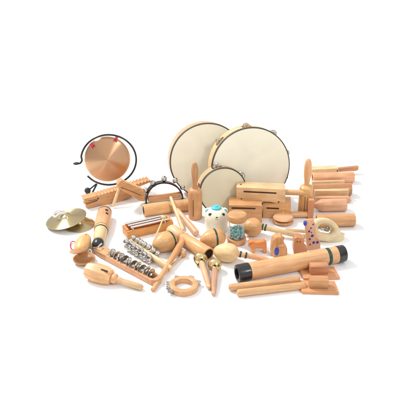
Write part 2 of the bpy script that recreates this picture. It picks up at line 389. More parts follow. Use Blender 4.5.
st.p('foot_pad', ball(bmesh.new(), st.on(76.3, 163.5), 0.0085, 16, (1.25, 1, 0.55)), RUBBER)
st.p('foot_ball', ball(bmesh.new(), st.g(87.6, 190.6, 0.0105), 0.0105, 20), RUBBER)

# ================================================================== two crocodile scrapers
def notched(a, b_, n, h):
    out = []
    for k in range(n):
        f0 = k / n; f1 = (k + 0.55) / n
        out.append((a[0] + (b_[0] - a[0]) * f0, a[1] + (b_[1] - a[1]) * f0)); out.append((a[0] + (b_[0] - a[0]) * f1, a[1] + (b_[1] - a[1]) * f1 + h))
    out.append(b_); return out
gA = G(86, 209.5); gB = G(141, 197)
t = T('crocodile_scraper', 'brown wooden crocodile shaped scraper with open jaws under the gong', 'scraper', gA, gB - gA, group='crossed wooden scrapers')
o2 = [(84, 199.2), (89, 197.8), (95, 196.2)] + notched((97, 195.4), (150, 179.5), 16, 1.2) + [(151, 182), (138, 187.5), (131, 197.5), (124, 199.5), (118, 203.5), (114.5, 206), (111, 207.6), (107.5, 208.6), (104.5, 205), (98, 205.6), (92, 208), (88.6, 208.4), (85.2, 205.2), (90, 203.8), (97.8, 201.2), (97.6, 199.9), (90, 202.0), (85.5, 203.2)]
t.p('body', prism([t.on(u, v) for u, v in o2], (0, 0.03, 0), 0.0008), brown('X'), ang=25)
t.p('eye', ball(bmesh.new(), t.on(98, 198.6, -0.0002), 0.0028, 12, (1, 0.5, 1)), DARK)
t.p('mouth_line', rod(bmesh.new(), [t.on(88.5, 200.8, -0.0004), t.on(93, 200.2, -0.0004), t.on(97, 199.4, -0.0004)], 0.0007, 6), DARK)
gA = G(118, 210.5); gB = G(150, 203.5)
t = T('wooden_scraper', 'brown notched wooden scraper lying across the crocodile scraper', 'scraper', gA, gB - gA, group='crossed wooden scrapers')
o2 = [(118.2, 184.5), (120, 181.5), (122.5, 180.3)] + notched((124, 181), (143.5, 189.5), 9, 0.7) + [(145.5, 193), (144, 201.6), (139.5, 200.8), (131, 195.2), (119.5, 189.6)]
t.p('body', prism([t.on(u, v) for u, v in o2], (0, 0.022, 0), 0.0008), brown('X'), ang=25)
t.p('groove', rod(bmesh.new(), [t.on(121, 187.5, -0.0002), t.on(131, 191.2, -0.0002), t.on(141, 195.4, -0.0002)], 0.0009, 6), DARK)
P1 = G(112.6, 207, 0.0045); P2 = G(121.5, 181.5, 0.075)
t = T('scraper_stick', 'pale thin stick leaning on the crossed brown scrapers', 'stick', P1, P2 - P1)
t.p('stick', L_(rounded((P2 - P1).length, 0.0046), 'X', 20), pale())

# ================================================================== half moon bell arch
g1 = G(145.5, 205); g2 = G(184.5, 200)
t = T('half_moon_bells', 'black half moon arch with silver bells and a brown wood bar', 'sleigh bells', g1, g2 - g1, (0, 0.15, 1))
pts = [(146.6, 204.3), (146.4, 199), (148.4, 192.5), (152.5, 187.2), (158, 184), (164.5, 183), (171, 184), (176.8, 187), (180.8, 191.5), (182.6, 197), (182.8, 200)]
cp = smooth_path([t.on(u, v) for u, v in pts], 6)
b = bmesh.new(); rings = []
nn = len(cp)
for i, p in enumerate(cp):
    d = (cp[min(i + 1, nn - 1)] - cp[max(i - 1, 0)]).normalized(); nrm = Vector((0, 1, 0)).cross(d).normalized()
    rings.append([b.verts.new(p + nrm * a + Vector((0, y, 0))) for a, y in ((0.0026, 0), (0.0026, 0.022), (-0.0026, 0.022), (-0.0026, 0))])
for A, Bq in zip(rings[:-1], rings[1:]):
    for k in range(4): b.faces.new((A[k], A[(k + 1) % 4], Bq[(k + 1) % 4], Bq[k]))
b.faces.new(rings[0]); b.faces.new(rings[-1])
t.p('arch', b, BLACK)
pA = t.on(148.5, 200); pB = t.on(181, 195.6); m_ = (pA + pB) / 2
t.p('wood_bar', B_(m_ + Vector((0, 0.011, 0)), ((pB - pA).length, 0.018, 0.017), 0.002, Matrix.Rotation(-math.atan2((pB - pA).z, (pB - pA).x), 3, 'Y')), brown())
for u, v in ((145.3, 190.3), (152.7, 182.9), (164.1, 178.7), (175.2, 180.3), (182.6, 187.2)):
    c = t.on(u, v, 0.010); ce = t.on(164.5, 201, 0.010)
    bell(t, c, 0.0092, c - ce)
    b = bmesh.new(); dd = (c - ce).normalized(); rod(b, [c - dd * 0.016, c - dd * 0.008], 0.0016, 8); t.p('bell_rivet', b, CHROME)

# ================================================================== double tone block
t = lying('tone_block', 'double ended wooden tone block tube with hollow left end and ridged middle', 'tone block', (143.5, 210.5), (189, 204.5), 6.1)
Lt, r = t.len, 6.1 * t.m
t.p('left_tube', L_([(0.045, 0), (0.045, r * 0.70), (0, r * 0.74), (0, r * 0.95), (0.0015, r), (Lt * 0.535, r), (Lt * 0.55, r * 0.93), (Lt * 0.55, 0)], 'X', 48), honey())
t.p('waist', L_([(Lt * 0.545, 0), (Lt * 0.545, r * 0.72), (Lt * 0.58, r * 0.66), (Lt * 0.61, r * 0.72), (Lt * 0.61, 0)], 'X', 36), honey())
rp_ = [(Lt * 0.605, 0), (Lt * 0.605, r * 0.93), (Lt * 0.615, r)]
for k in range(6):
    x = Lt * (0.68 + k * 0.035); rp_ += [(x, r), (x + 0.001, r * 0.93), (x + 0.0022, r * 0.93), (x + 0.0032, r)]
rp_ += [(Lt - 0.0015, r), (Lt, r * 0.95), (Lt, r * 0.6), (Lt - 0.014, r * 0.58), (Lt - 0.014, 0)]
t.p('right_tube', L_(rp_, 'X', 48), beech())
t.p('bore_shade', L_([(0.0006, r * 0.71), (0.044, r * 0.68), (0.044, 0), (0.0435, 0), (0.0435, r * 0.66), (0.0006, r * 0.69)], 'X', 36), DARK)  # added dark lining, paints the shade inside the hollow end
# beaters crossing it
P1 = G(170.6, 197, 0.050); P2 = G(183, 230, 0.006)
t = T('beater_stick', 'pale thin beater stick leaning over the double tone block', 'stick', P2, P1 - P2)
t.p('stick', L_([(0, 0), (0.001, 0.005), (0.01, 0.0065), (0.06, 0.0058), ((P1 - P2).length - 0.004, 0.0048), ((P1 - P2).length, 0.0035), ((P1 - P2).length, 0)], 'X', 24), pale())
P1 = G(177.5, 210, 0.030); P2 = G(196.2, 233.2, 0.0105)
t = T('beater_stick', 'tan beater with a thick rounded end right of the pale stick', 'stick', P2, P1 - P2)
Lq = (P1 - P2).length
t.p('stick', L_(curve([(-0.006, 0), (-0.003, 0.0075), (0.004, 0.0102), (0.03, 0.0098), (Lq * 0.6, 0.008), (Lq, 0.006), (Lq + 0.001, 0)], 5), 'X', 28), pink())

# ================================================================== upright tone blocks with handles
def bottle(label, bu, bv, wpx, pr, mat, top):
    o = G(bu, bv); t = T('handled_tone_block', label, 'tone block', o, group='upright tone blocks')
    def hz(v): # height of picture row v above the base on the thing's axis
        return t.on(bu, v, 0).z
    P = [(0, 0)] + [(max(0.0, hz(v)), rr * t.m) for v, rr in pr]
    body = [p for p in P if p[0] <= hz(top) + 1e-6]; hd = [(hz(top) - 0.002, 0)] + [p for p in P if p[0] > hz(top) - 1e-4]
    body = body + [(body[-1][0], 0)]
    t.p('hollow_body', L_(body, 'Z', 48), mat('Z'))
    hd2 = [hd[0]] + curve(hd[1:], 5)
    t.p('handle', L_(hd2, 'Z', 32), mat('Z'))
    r0 = wpx * t.m
    t.p('slit', B_((-r0 * 0.25, -r0 * 0.955, hz(top) * 0.42), (0.0012, 0.003, hz(top) * 0.55), 0.0003), DARK)
    return t
bottle('upright wooden tone block with a paddle handle left of the bear toy', 195.3, 217.6, 6.9, [(217.4, 6.6), (216.6, 6.9), (193, 6.9), (190.5, 6.6), (188.8, 5.2), (187.8, 3.0), (187.7, 2.9), (184, 2.5), (178, 2.9), (171, 3.5), (166, 3.0), (163, 1.8), (162, 0)], brown, 187.8)
bottle('upright pale tone block with a paddle handle right of the wood blocks', 304.6, 213, 6.9, [(212.8, 6.6), (212, 6.9), (189.5, 6.9), (187, 6.5), (185.5, 5.0), (184.8, 2.6), (184.7, 2.6), (181, 2.7), (174, 3.6), (166, 3.6), (161.5, 2.8), (159.2, 1.6), (158.4, 0)], honey, 184.8)

# ================================================================== wood blocks
t0 = T('wood_block', 'large pale wood block with one long slot lying across two others', 'wood block', G(236.7, 216, 0) , G(285, 217.5) - G(236.7, 216), group='stack of wood blocks')
def slab(t, outline, yo, depth, mat, bev=0.0015):
    return t.p('block', prism([t.on(u, v, yo) for u, v in outline], (0, depth, 0), bev), mat)
slab(t0, [(236.4, 187.2), (285.4, 189.4), (285.4, 206.0), (277.5, 206.4), (275, 203.4), (271, 202.2), (262, 201.8), (254, 202), (250.5, 203.4), (247, 204.2), (236.4, 203.4)], 0, 0.042, maple())
pa, pb = t0.on(243.5, 191.5), t0.on(276.5, 193.2)
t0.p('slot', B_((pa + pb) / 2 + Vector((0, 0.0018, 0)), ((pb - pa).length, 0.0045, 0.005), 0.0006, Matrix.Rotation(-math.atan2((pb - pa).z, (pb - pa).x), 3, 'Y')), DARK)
for u, v in ((241.4, 198.9), (278.6, 202.0)):
    t0.p('screw_hole', L_([(-0.0006, 0), (-0.0006, 0.0024), (0.002, 0.0024), (0.002, 0)], 'Y', 16, t0.on(u, v)), DARK)
pa = t0.on(285, 192.2, 0.02); pb = t0.on(309, 193.0, 0.02)
t0.p('peg', rod(bmesh.new(), [pa, pb], 0.0088, 24), beech())
t0.p('corner_hole', L_([(0, 0), (0, 0.0022), (0.001, 0.0022), (0.001, 0)], 'Z', 14, t0.on(240, 187.4, 0) + Vector((0.002, 0.02, 0.0006))), DARK)
for (ua, va, ub, vb, lab, sl) in ((228.8, 222.5, 262.0, 223.0, 'left of the two pale wood blocks lying under the large one', (231.5, 255.5)), (262.8, 218.2, 291, 219.4, 'right of the two pale wood blocks lying under the large one', (266.5, 279))):
    A = G(ua, va); Bp = G(ub, vb); t = T('wood_block', lab, 'wood block', A, Bp - A, group='stack of wood blocks')
    off = 0.0; dv = (vb - va)
    slab(t, [(ua, (205.3 if ua < 240 else 204.8)), (ub, 205.6), (ub, vb), (ua, va)], 0, 0.062, honey())
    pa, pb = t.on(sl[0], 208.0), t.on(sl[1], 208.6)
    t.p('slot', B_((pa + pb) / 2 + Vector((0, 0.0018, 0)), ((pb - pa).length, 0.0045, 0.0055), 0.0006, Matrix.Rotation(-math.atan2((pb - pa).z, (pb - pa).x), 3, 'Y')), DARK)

# ================================================================== pile on the right
def tube(label, a, b, r, mat, hollow=True, group='wooden tubes piled at the right', z=None, name='tone_tube'):
    t = lying(name, label, 'tone tube', a, b, r, group=group, za=z, zb=z); Lt, rr = t.len, r * t.m
    t.p('tube', L_([(0.03, 0), (0.03, rr * 0.72), (0, rr * 0.76), (0, rr * 0.95), (0.0014, rr), (Lt - 0.0014, rr), (Lt, rr * 0.95), (Lt, rr * 0.7), (Lt - 0.02, rr * 0.68), (Lt - 0.02, 0)], 'X', 48), mat)
    return t
tube('brown tube lying at the front of the right hand pile', (316.5, 220.8), (354.5, 219.8), 6.5, brown())
# shouldered tube
t = lying('tone_tube', 'tan tube with a tapered shoulder at its left end in the right hand pile', 'tone tube', (310, 205.5), (346, 204.8), 6.4, group='wooden tubes piled at the right')
Lt, rr = t.len, 6.4 * t.m
t.p('tube', L_([(0.0, 0), (0, rr * 0.36), (0.012, rr * 0.36), (0.016, rr * 0.44), (0.034, rr * 0.96), (0.037, rr), (Lt - 0.0015, rr), (Lt, rr * 0.95), (Lt, rr * 0.72), (Lt - 0.02, rr * 0.7), (Lt - 0.02, 0)], 'X', 48), pink())
tube('darker tube mostly hidden behind a pale slat in the right hand pile', (312, 190.4), (350.8, 189.2), 6.5, brown())
tube('uppermost brown tube of the right hand pile, under the clapper', (312.5, 178.0), (353.6, 177.2), 5.3, beech())
def slat(label, a, b, hpx, dep, mat, name='rhythm_stick', up=(0, -0.15, 1), group='pale slats between the piled tubes', z0=0.0):
    A = G(*a, z0); Bp = G(*b, z0); t = T(name, label, 'rhythm stick', A, Bp - A, up, group=group); Lt = (Bp - A).length
    h = hpx * t.m / 0.9
    return t, Lt, h
t, Lt, h = slat('broad pale slat standing in front of the darker tube', (313.6, 200.2), (347.9, 199.4), 10.0, 0, None)
t.p('strip', B_((Lt / 2, 0.006, h / 2), (Lt, 0.012, h), 0.002), maple())
t, Lt, h = slat('short thin slat lying behind the shouldered tube', (315, 203.5), (349.5, 203.0), 6.0, 0, None)
t.p('strip', prism([(0, 0, 0), (Lt, 0, 0), (Lt + 0.006, 0, h * 0.4), (Lt - 0.004, 0, h), (0, 0, h)], (0, 0.012, 0), 0.001), pink())
t, Lt, h = slat('narrow pale slat between the uppermost tube and the broad slat', (311.5, 188.0), (344, 187.0), 6.4, 0, None)
t.p('strip', B_((Lt / 2, 0.005, h / 2), (Lt, 0.010, h), 0.0015), maple())
# clapper on top of pile
t = T('slapstick', 'pale wooden clapper with a thin darker arm on top of the right hand pile', 'clapper', G(310.8, 177.5), G(338.6, 176.5) - G(310.8, 177.5))
t.p('board', prism([t.on(310.8, 169.8), t.on(338.6, 168.4), t.on(338.8, 172.6), t.on(310.8, 176.5)], (0, 0.030, 0), 0.0015), pale())
t.p('arm', prism([t.on(336.5, 168.8, 0.012), t.on(358.8, 166.6, 0.012), t.on(358.4, 170.0, 0.012), t.on(355.5, 171.2, 0.012), t.on(338.6, 172.0, 0.012)], (0, 0.012, 0), 0.001), brown())
t.p('hinge_peg', rod(bmesh.new(), [t.on(337.4, 170.8, -0.0015), t.on(337.4, 170.8, 0.03)], 0.0022, 10), DARK)
# gavel like mallet
t = T('mallet', 'square headed wooden mallet standing on its head beside the right hand pile', 'mallet', G(307.6, 219.5), (1, 0.05, 0))
hh = t.on(307.6, 200.5).z; wv = (t.on(313.2, 219).x)
t.p('head', B_((wv / 2, 0.012, hh / 2), (wv, 0.024, hh), 0.002), brown('Z'))
pa = t.on(290, 214.4, 0.012); pb = t.on(308, 214.2, 0.012)
t.p('handle', rod(bmesh.new(), smooth_path([pa, pa + Vector((0.004, 0, 0)), (pa + pb) / 2, pb], 4), 0.009, 24, radii=[0.004, 0.0065, 0.008, 0.0088] + [0.0092] * 9), beech())

# ================================================================== rain tube
t = lying('rain_tube', 'long honey coloured wooden tube with black ends and a green ring', 'rain stick', (237.2, 273.6), (343.8, 253.2), 8.9)
Lt, r = t.len, 8.9 * t.m
seg = 40
t.p('tube', L_([(0.034, 0), (0.034, r), (Lt - 0.024, r), (Lt - 0.024, 0)], 'X', seg), beech())
t.p('end_cap', L_([(0.020, 0), (0.018, r * 0.55), (0.0, r * 0.62), (-0.0015, r * 0.72), (-0.0005, r * 0.98), (0.003, r * 1.03), (0.0325, r * 1.03), (0.034, r * 0.98), (0.034, 0)], 'X', seg), BLACK)
t.p('end_cap', L_([(Lt - 0.024, 0), (Lt - 0.0235, r * 1.02), (Lt - 0.002, r * 1.02), (Lt, r * 0.97), (Lt, r * 0.6), (Lt - 0.014, r * 0.55), (Lt - 0.014, 0)], 'X', seg), BLACK)
t.p('green_ring', L_([(Lt - 0.056, 0), (Lt - 0.056, r * 1.008), (Lt - 0.046, r * 1.008), (Lt - 0.046, 0)], 'X', seg), GREEN)
t.p('end_plug', L_([(0.019, 0), (0.019, r * 0.54), (0.016, r * 0.5), (0.013, r * 0.26), (0.012, 0)], 'X', 28), STEEL)

# ================================================================== claves
for (a, b_, lab) in (((236.5, 293.3), (306.2, 285.2), 'front one of two round wooden claves below the long tube'), ((228.5, 287.8), (300, 279.2), 'back one of two round wooden claves below the long tube')):
    t = lying('clave', lab, 'clave', a, b_, 3.8, group='pair of claves'); t.p('stick', L_(rounded(t.len, 3.8 * t.m, 0.007), 'X', 32), beech())

# ================================================================== sand blocks
def sandblock(label, FL, FR, dep, hc, hw):
    A = G(*FL); Bp = G(*FR); t = T('sand_block', label, 'sand block', A, Bp - A, group='pair of sand blocks'); Lt = (Bp - A).length
    t.p('base_plate', prism([(0, 0, 0), (Lt, 0, 0), (Lt - 0.004, dep, 0), (-0.004, dep, 0)], (0, 0, 0.0085), 0.001), brown())
    t.p('sandpaper', B_((Lt / 2, dep / 2, 0.0006), (Lt * 0.97, dep * 0.95, 0.0010), 0), plain('sandpaper', (0.25, 0.16, 0.10), 0.9, bump=0.5, vscale=900))
    t.p('handle_block', B_((Lt * hc, dep * 0.5, 0.0085 + 0.013), (hw, 0.024, 0.026), 0.0035), brown('X'))
sandblock('rear sand block with a raised grip behind the other sand block', (303.6, 281.0), (339.6, 279.6), 0.052, 0.46, 0.050)
sandblock('front sand block with a raised grip touching the clave end', (301.6, 294.2), (338.6, 295.2), 0.052, 0.47, 0.050)

# ================================================================== octagonal bell shaker with handle
t = lying('castanet_shaker', 'faceted wooden shaker head on a stick handle at the lower left', 'shaker', (86.5, 269.4), (143, 288), 9.4, 2.9)
m = t.m
t.p('head', L_([(0, 0), (0, 6.6 * m), (0.004, 8.0 * m), (0.028, 9.9 * m), (0.056, 9.7 * m), (0.072, 8.0 * m), (0.076, 6.6 * m), (0.076, 0)], 'X', 8), beech(), ang=20)
t.p('slot', B_((0.058, -3.2 * m, 8.35 * m), (0.019, 0.004, 0.003), 0.0005, Matrix.Rotation(R(22), 3, 'X')), DARK)
t.p('collar', L_(curve([(0.075, 0), (0.0755, 4.2 * m), (0.081, 5.2 * m), (0.088, 5.0 * m), (0.092, 3.2 * m), (0.095, 2.9 * m)], 4) + [(0.098, 0)], 'X', 32), beech())
t.p('handle', L_([(0.090, 0), (0.092, 2.6 * m), (0.10, 3.4 * m), (0.106, 2.7 * m)] + [(t.len * f, q * m) for f, q in ((0.7, 2.9), (0.9, 3.2), (0.97, 3.0), (0.995, 2.0))] + [(t.len, 0)], 'X', 28), maple())

# ================================================================== castanets
def shell(t, M, r, mat, name='shell'):
    b = L_([(0.0, 0), (0.002, r * 0.5), (0.0075, r * 0.78), (0.0095, r * 0.86), (0.0095, r * 0.98), (0.007, r), (0.002, r * 0.92), (-0.003, r * 0.6), (-0.0045, 0)], 'Z', 40, (0, 0, 0.0045)); b.transform(M); t.p(name, b, mat)
o = G(84.5, 262); t = T('castanet', 'open wooden castanet, lower shell flat and upper shell tipped back', 'castanet', o)
shell(t, Matrix(), 11.2 * t.m, brown())
shell(t, Matrix.Translation(G(80.0, 253.2, 0.030) - o) @ Vector((0, 0, 1)).rotation_difference(Vector((-0.30, 0.50, 0.82))).to_matrix().to_4x4(), 9.6 * t.m, beech())
t.p('hinge_cord', rod(bmesh.new(), smooth_path([(0.002, 0.034, 0.010), (0.010, 0.038, 0.018), (0.016, 0.032, 0.012), (0.010, 0.028, 0.006)], 5), 0.0015, 8), STRAP)
A = G(86.5, 236, 0.020); Bp = G(80, 250.5, 0.020)
t = T('castanet', 'closed wooden castanet with a red elastic loop beside the cymbals', 'castanet', A, Bp - A)
Lt = (Bp - A).length
for sg, nm in ((1, 'shell'), (-1, 'shell')):
    b = L_(curve([(-0.004, 0), (0.0, 0.010), (Lt * 0.25, 0.0185), (Lt * 0.6, 0.0225), (Lt * 0.92, 0.018), (Lt * 1.08, 0.009), (Lt * 1.12, 0)], 5), 'X', 36)
    for v in b.verts: v.co.z = sg * (max(0.0006, sg * v.co.z * 0.85 + 0.0) if sg * v.co.z > 0 else 0.0006)
    t.p(nm, b, honey() if sg > 0 else beech())
t.p('string_hole', L_([(0.0, 0), (0.0, 0.0022), (0.001, 0.0022), (0.001, 0)], 'Z', 12, (0.018, 0.004, 0.0142)), DARK)
cen = t.g(73.2, 245.5, 0.003)
loop = [t.g(73.2 + 2.9 * math.cos(a), 245.5 + 4.2 * math.sin(a), 0.003 + 0.003 * (1 + math.cos(a))) for a in [2 * PI * k / 24 for k in range(25)]]
t.p('red_elastic', rod(bmesh.new(), loop + [t.g(78, 244, 0.012)], 0.0015, 8), RED)

# ================================================================== hand cymbals
def cymbal(label, cu, cv, z, rpx, nrm, strap=True):
    o = G(cu, cv, z); t = T('hand_cymbal', label, 'cymbal', o, (1, 0, -nrm[0] / nrm[2]), nrm, group='pair of hand cymbals'); r = rpx * t.m
    pr = [(0.016, 0), (0.0155, r * 0.1), (0.012, r * 0.25), (0.006, r * 0.32), (0.004, r * 0.4), (0.001, r * 0.8), (-0.002, r), (-0.0028, r), (0.0002, r * 0.8), (0.003, r * 0.4), (0.005, r * 0.31), (0.011, r * 0.24), (0.0145, r * 0.1), (0.015, 0)]
    t.p('disc', L_(pr, 'Z', 72), CYMBAL)
    if strap:
        t.p('strap', rod(bmesh.new(), smooth_path([(0.002, 0, 0.014), (-0.006, 0.002, 0.026), (-0.022, 0.003, 0.028), (-0.034, 0.0, 0.018), (-0.028, -0.006, 0.013), (-0.012, -0.006, 0.021), (0.0, -0.002, 0.017)], 6), 0.0036, 10), STRAP)
    return t
cymbal('lower brass cymbal lying flat, partly under the other cymbal', 79, 223.5, 0.004, 16.5, (0.05, 0.02, 1), False)
cymbal('upper brass cymbal with a pale strap tipped over the other cymbal', 66, 218, 0.021, 20.6, (-0.19, -0.02, 1))

# ================================================================== wooden whistle
t = lying('wooden_whistle', 'turned wooden whistle with dark rings and a black mouthpiece', 'whistle', (105.2, 210.5), (97.4, 247.6), 7.4, 5.2)
Lt, m = t.len, t.m
t.p('barrel', L_([(0, 0), (0, 5.6 * m), (0.004, 6.4 * m), (0.018, 7.3 * m), (0.06, 7.6 * m), (0.108, 7.0 * m), (0.112, 0)], 'X', 40), beech())
t.p('neck', L_([(0.110, 0), (0.110, 6.6 * m), (0.13, 6.1 * m), (Lt - 0.034, 5.2 * m), (Lt - 0.028, 3.8 * m), (Lt - 0.028, 0)], 'X', 40), pale())
for x, q in ((0.012, 7.15), (0.116, 6.55)): t.p('dark_ring', L_([(x, 0), (x, q * m), (x + 0.0045, (q + 0.15) * m), (x + 0.0045, 0)], 'X', 40), DARK)
for x, a in ((0.034, -25), (0.052, -32)):
    q = Matrix.Rotation(R(a), 3, 'X')
    t.p('sound_hole', B_(q @ Vector((x, 0, 7.35 * m)), (0.010, 0.009, 0.002), 0.0008, q), DARK)
t.p('mouthpiece', L_(curve([(Lt - 0.030, 0), (Lt - 0.030, 4.4 * m), (Lt - 0.022, 5.6 * m), (Lt - 0.008, 5.0 * m), (Lt, 3.0 * m), (Lt + 0.001, 0)], 4), 'X', 32), BLACK)
t.p('metal_clip', rod(bmesh.new(), [t.g(92.5, 249, 0.012), t.g(98, 247, 0.030), t.g(101.5, 243.5, 0.030)], 0.0024, 8), STEEL)

# ================================================================== jingle frame stick
A = G(98.5, 251, 0.006); Bp = G(156.5, 281.5, 0.006)
t = T('jingle_stick', 'wooden frame stick with pairs of silver jingles between its rails', 'jingle stick', A, Bp - A); Lt = (Bp - A).length
hw = 4.6 * t.m * 1.25
for sg in (1, -1):
    t.p('rail', B_((Lt * 0.60, sg * (hw - 0.0035), 0.004), (Lt * 0.78, 0.0075, 0.017), 0.0018), beech())
t.p('handle', prism([(-0.012, -hw * 0.5, -0.004), (-0.012, hw * 0.5, -0.004), (-0.004, hw * 0.8, -0.004), (Lt * 0.1, hw, -0.004), (Lt * 0.214, hw, -0.004), (Lt * 0.214, -hw, -0.004), (Lt * 0.1, -hw, -0.004), (-0.004, -hw * 0.8, -0.004)], (0, 0, 0.017), 0.002), beech())
t.p('end_block', prism([(Lt * 0.986, -hw, -0.004), (Lt * 0.986, hw, -0.004), (Lt * 1.02, hw * 0.9, -0.004), (Lt * 1.045, hw * 0.4, -0.004), (Lt * 1.045, -hw * 0.4, -0.004), (Lt * 1.02, -hw * 0.9, -0.004)], (0, 0, 0.017), 0.002), beech())
for k in range(5):
    x = Lt * (0.30 + 0.145 * k)
    for dx in (-0.0045, 0.0045):
        b = bmesh.new(); jingle_disc(b, (x + dx, 0, 0.0165), 0.0148, (math.copysign(1, dx), 0.25 * random.uniform(-1, 1), 0.2 * random.uniform(-1, 1))); t.p('jingle', b, CHROME)
    t.p('pin', rod(bmesh.new(), [(x, -hw, 0.0105), (x, hw, 0.0105)], 0.0009, 6), CHROME)

# ================================================================== sleigh bell stick
P1 = G(129, 241, 0.024); P2 = G(171.5, 269, 0.013)
t = T('sleigh_bell_stick', 'wooden stick crowded with small silver bells in rows', 'sleigh bells', P2, P1 - P2); Lt = (P1 - P2).length
t.p('stick', L_([(0, 0), (0.002, 0.0055), (0.008, 0.0078), (Lt * 0.3, 0.0078), (Lt * 0.45, 0.0070), (Lt - 0.004, 0.0066), (Lt, 0.004), (Lt, 0)], 'X', 28), maple())
for k in range(7):
    x = Lt * (0.42 + 0.092 * k)
    for a in (90 + 62, 90 - 62, 90 + 122, 90 - 122):
        a2 = R(a + random.uniform(-10, 10)); d = Vector((0.0, math.cos(a2), math.sin(a2)))
        bell(t, Vector((x + random.uniform(-0.003, 0.003), 0, 0)) + d * 0.0160, 0.0084, d + Vector((random.uniform(-.3, .3), 0, 0)), seg=16)

# ================================================================== three bar chime
A = G(127.8, 239.8); Bp = G(173.6, 229.2)
t = T('chime_box', 'orange wooden box carrying three long silver chime bars', 'chime', A, Bp - A); Lt = (Bp - A).length; dp = 0.046; hb = 0.026
b = prism([(0, 0, 0), (Lt, 0, 0), (Lt, 0, hb), (Lt - 0.008, 0, hb + 0.001), (Lt * 0.5, 0, hb - 0.001), (0.008, 0, hb + 0.001), (0, 0, hb)], (0, 0.006, 0), 0.001); t.p('front_board', b, orange())
t.p('back_board', B_((Lt / 2, dp - 0.003, hb / 2), (Lt, 0.006, hb), 0.001), orange())
t.p('end_board', B_((0.004, dp / 2, hb / 2 + 0.002), (0.0075, dp - 0.0122, hb + 0.003), 0.001), orange('Y'))
t.p('end_board', B_((Lt - 0.004, dp / 2, hb / 2 + 0.002), (0.0075, dp - 0.0122, hb + 0.003), 0.001), orange('Y'))
t.p('base_board', B_((Lt / 2, dp / 2, 0.004), (Lt - 0.0155, dp - 0.0122, 0.006), 0.0008), orange())
for k in range(3):
    y = 0.009 + k * 0.0135; x0 = 0.010 - (k - 1) * 0.004
    t.p('chime_bar', rod(bmesh.new(), [(x0, y, hb + 0.0075), (Lt - 0.012 - k * 0.004, y, hb + 0.0075)], 0.0034, 16), STEEL)
for x in (0.02, Lt - 0.024): t.p('felt_rest', B_((x, dp / 2, hb + 0.0022), (0.004, dp - 0.008, 0.0042), 0.001), STRAP)
P1 = G(163.6, 217.6, 0.040); P2 = G(150.8, 248, 0.004)
t = T('chime_mallet', 'thin mallet with a small wooden knob leaning on the chime bars', 'mallet', P2, P1 - P2); Lt = (P1 - P2).length
t.p('shaft', L_([(0, 0), (0, 0.0024), (Lt, 0.0022), (Lt, 0)], 'X', 14), pale())
t.p('knob', ball(bmesh.new(), (Lt, 0, 0), 0.0075, 20, (0.8, 1, 1)), pale())

# ================================================================== egg shakers
def egg(L, r, n=18):
    out = []
    for k in range(n + 1):
        a = PI * k / n; x = L / 2 * (1 - math.cos(a)); rr = r * math.sin(a) * (1 + 0.16 * math.cos(a + PI)) ; out.append((x, max(0, rr) if 0 < k < n else 0))
    return out
def ringat(pr, x0, x1, up=0.0005):
    def rad(x):
        for (a, ra), (b_, rb) in zip(pr[:-1], pr[1:]):
            if a <= x <= b_: return ra + (rb - ra) * (x - a) / max(1e-9, b_ - a)
        return 0
    return [(x0, rad(x0) * 0.9), (x0, rad(x0) + up), ((x0 + x1) / 2, rad((x0 + x1) / 2) + up), (x1, rad(x1) + up), (x1, rad(x1) * 0.9)]
t = lying('egg_shaker', 'brown egg shaker with a dark green ring in front of the chime box', 'egg shaker', (153.6, 246.6), (175.2, 237.5), 10, group='egg shakers with green rings')
pr = egg(t.len, 10.2 * t.m); t.p('egg', L_(pr, 'X', 48), honey())
t.p('green_ring', L_(ringat(pr, t.len * 0.72, t.len * 0.80), 'X', 48, close=True), GREEN)
t = lying('egg_shaker', 'egg shaker with a dark green ring in front of the bear toy', 'egg shaker', (200.2, 240.3), (225.5, 236.2), 9.2, group='egg shakers with green rings')
pr = egg(t.len, 9.4 * t.m); t.p('egg', L_(pr, 'X', 48), honey())
t.p('green_ring', L_(ringat(pr, t.len * 0.54, t.len * 0.61), 'X', 48, close=True), GREEN)

# ================================================================== horn like tube
t = lying('wooden_horn', 'two part wooden tube with a dark open end above the gold bells', 'horn', (169.5, 229.5), (208.6, 254.2), 6.6)
Lt, m = t.len, t.m
t.p('rear_section', L_([(0, 0), (0.0015, 4.8 * m), (0.007, 6.3 * m), (0.014, 6.8 * m), (0.052, 6.4 * m), (0.060, 5.2 * m), (0.062, 0)], 'X', 36), maple())
t.p('joint', L_([(0.060, 0), (0.060, 4.8 * m), (0.066, 4.8 * m), (0.066, 0)], 'X', 28), beech())
t.p('front_section', L_([(0.065, 0), (0.065, 5.4 * m), (0.068, 6.0 * m), (Lt - 0.002, 6.7 * m), (Lt, 6.4 * m), (Lt, 5.1 * m), (Lt - 0.03, 4.6 * m), (Lt - 0.03, 0)], 'X', 40), honey())
t.p('bore_shade', L_([(Lt - 0.0005, 4.9 * m), (Lt - 0.029, 4.4 * m), (Lt - 0.0295, 0), (Lt - 0.0292, 0), (Lt - 0.0288, 4.45 * m), (Lt - 0.0005, 5.0 * m)], 'X', 32), DARK)  # dark lining puts the open end's shade into colour

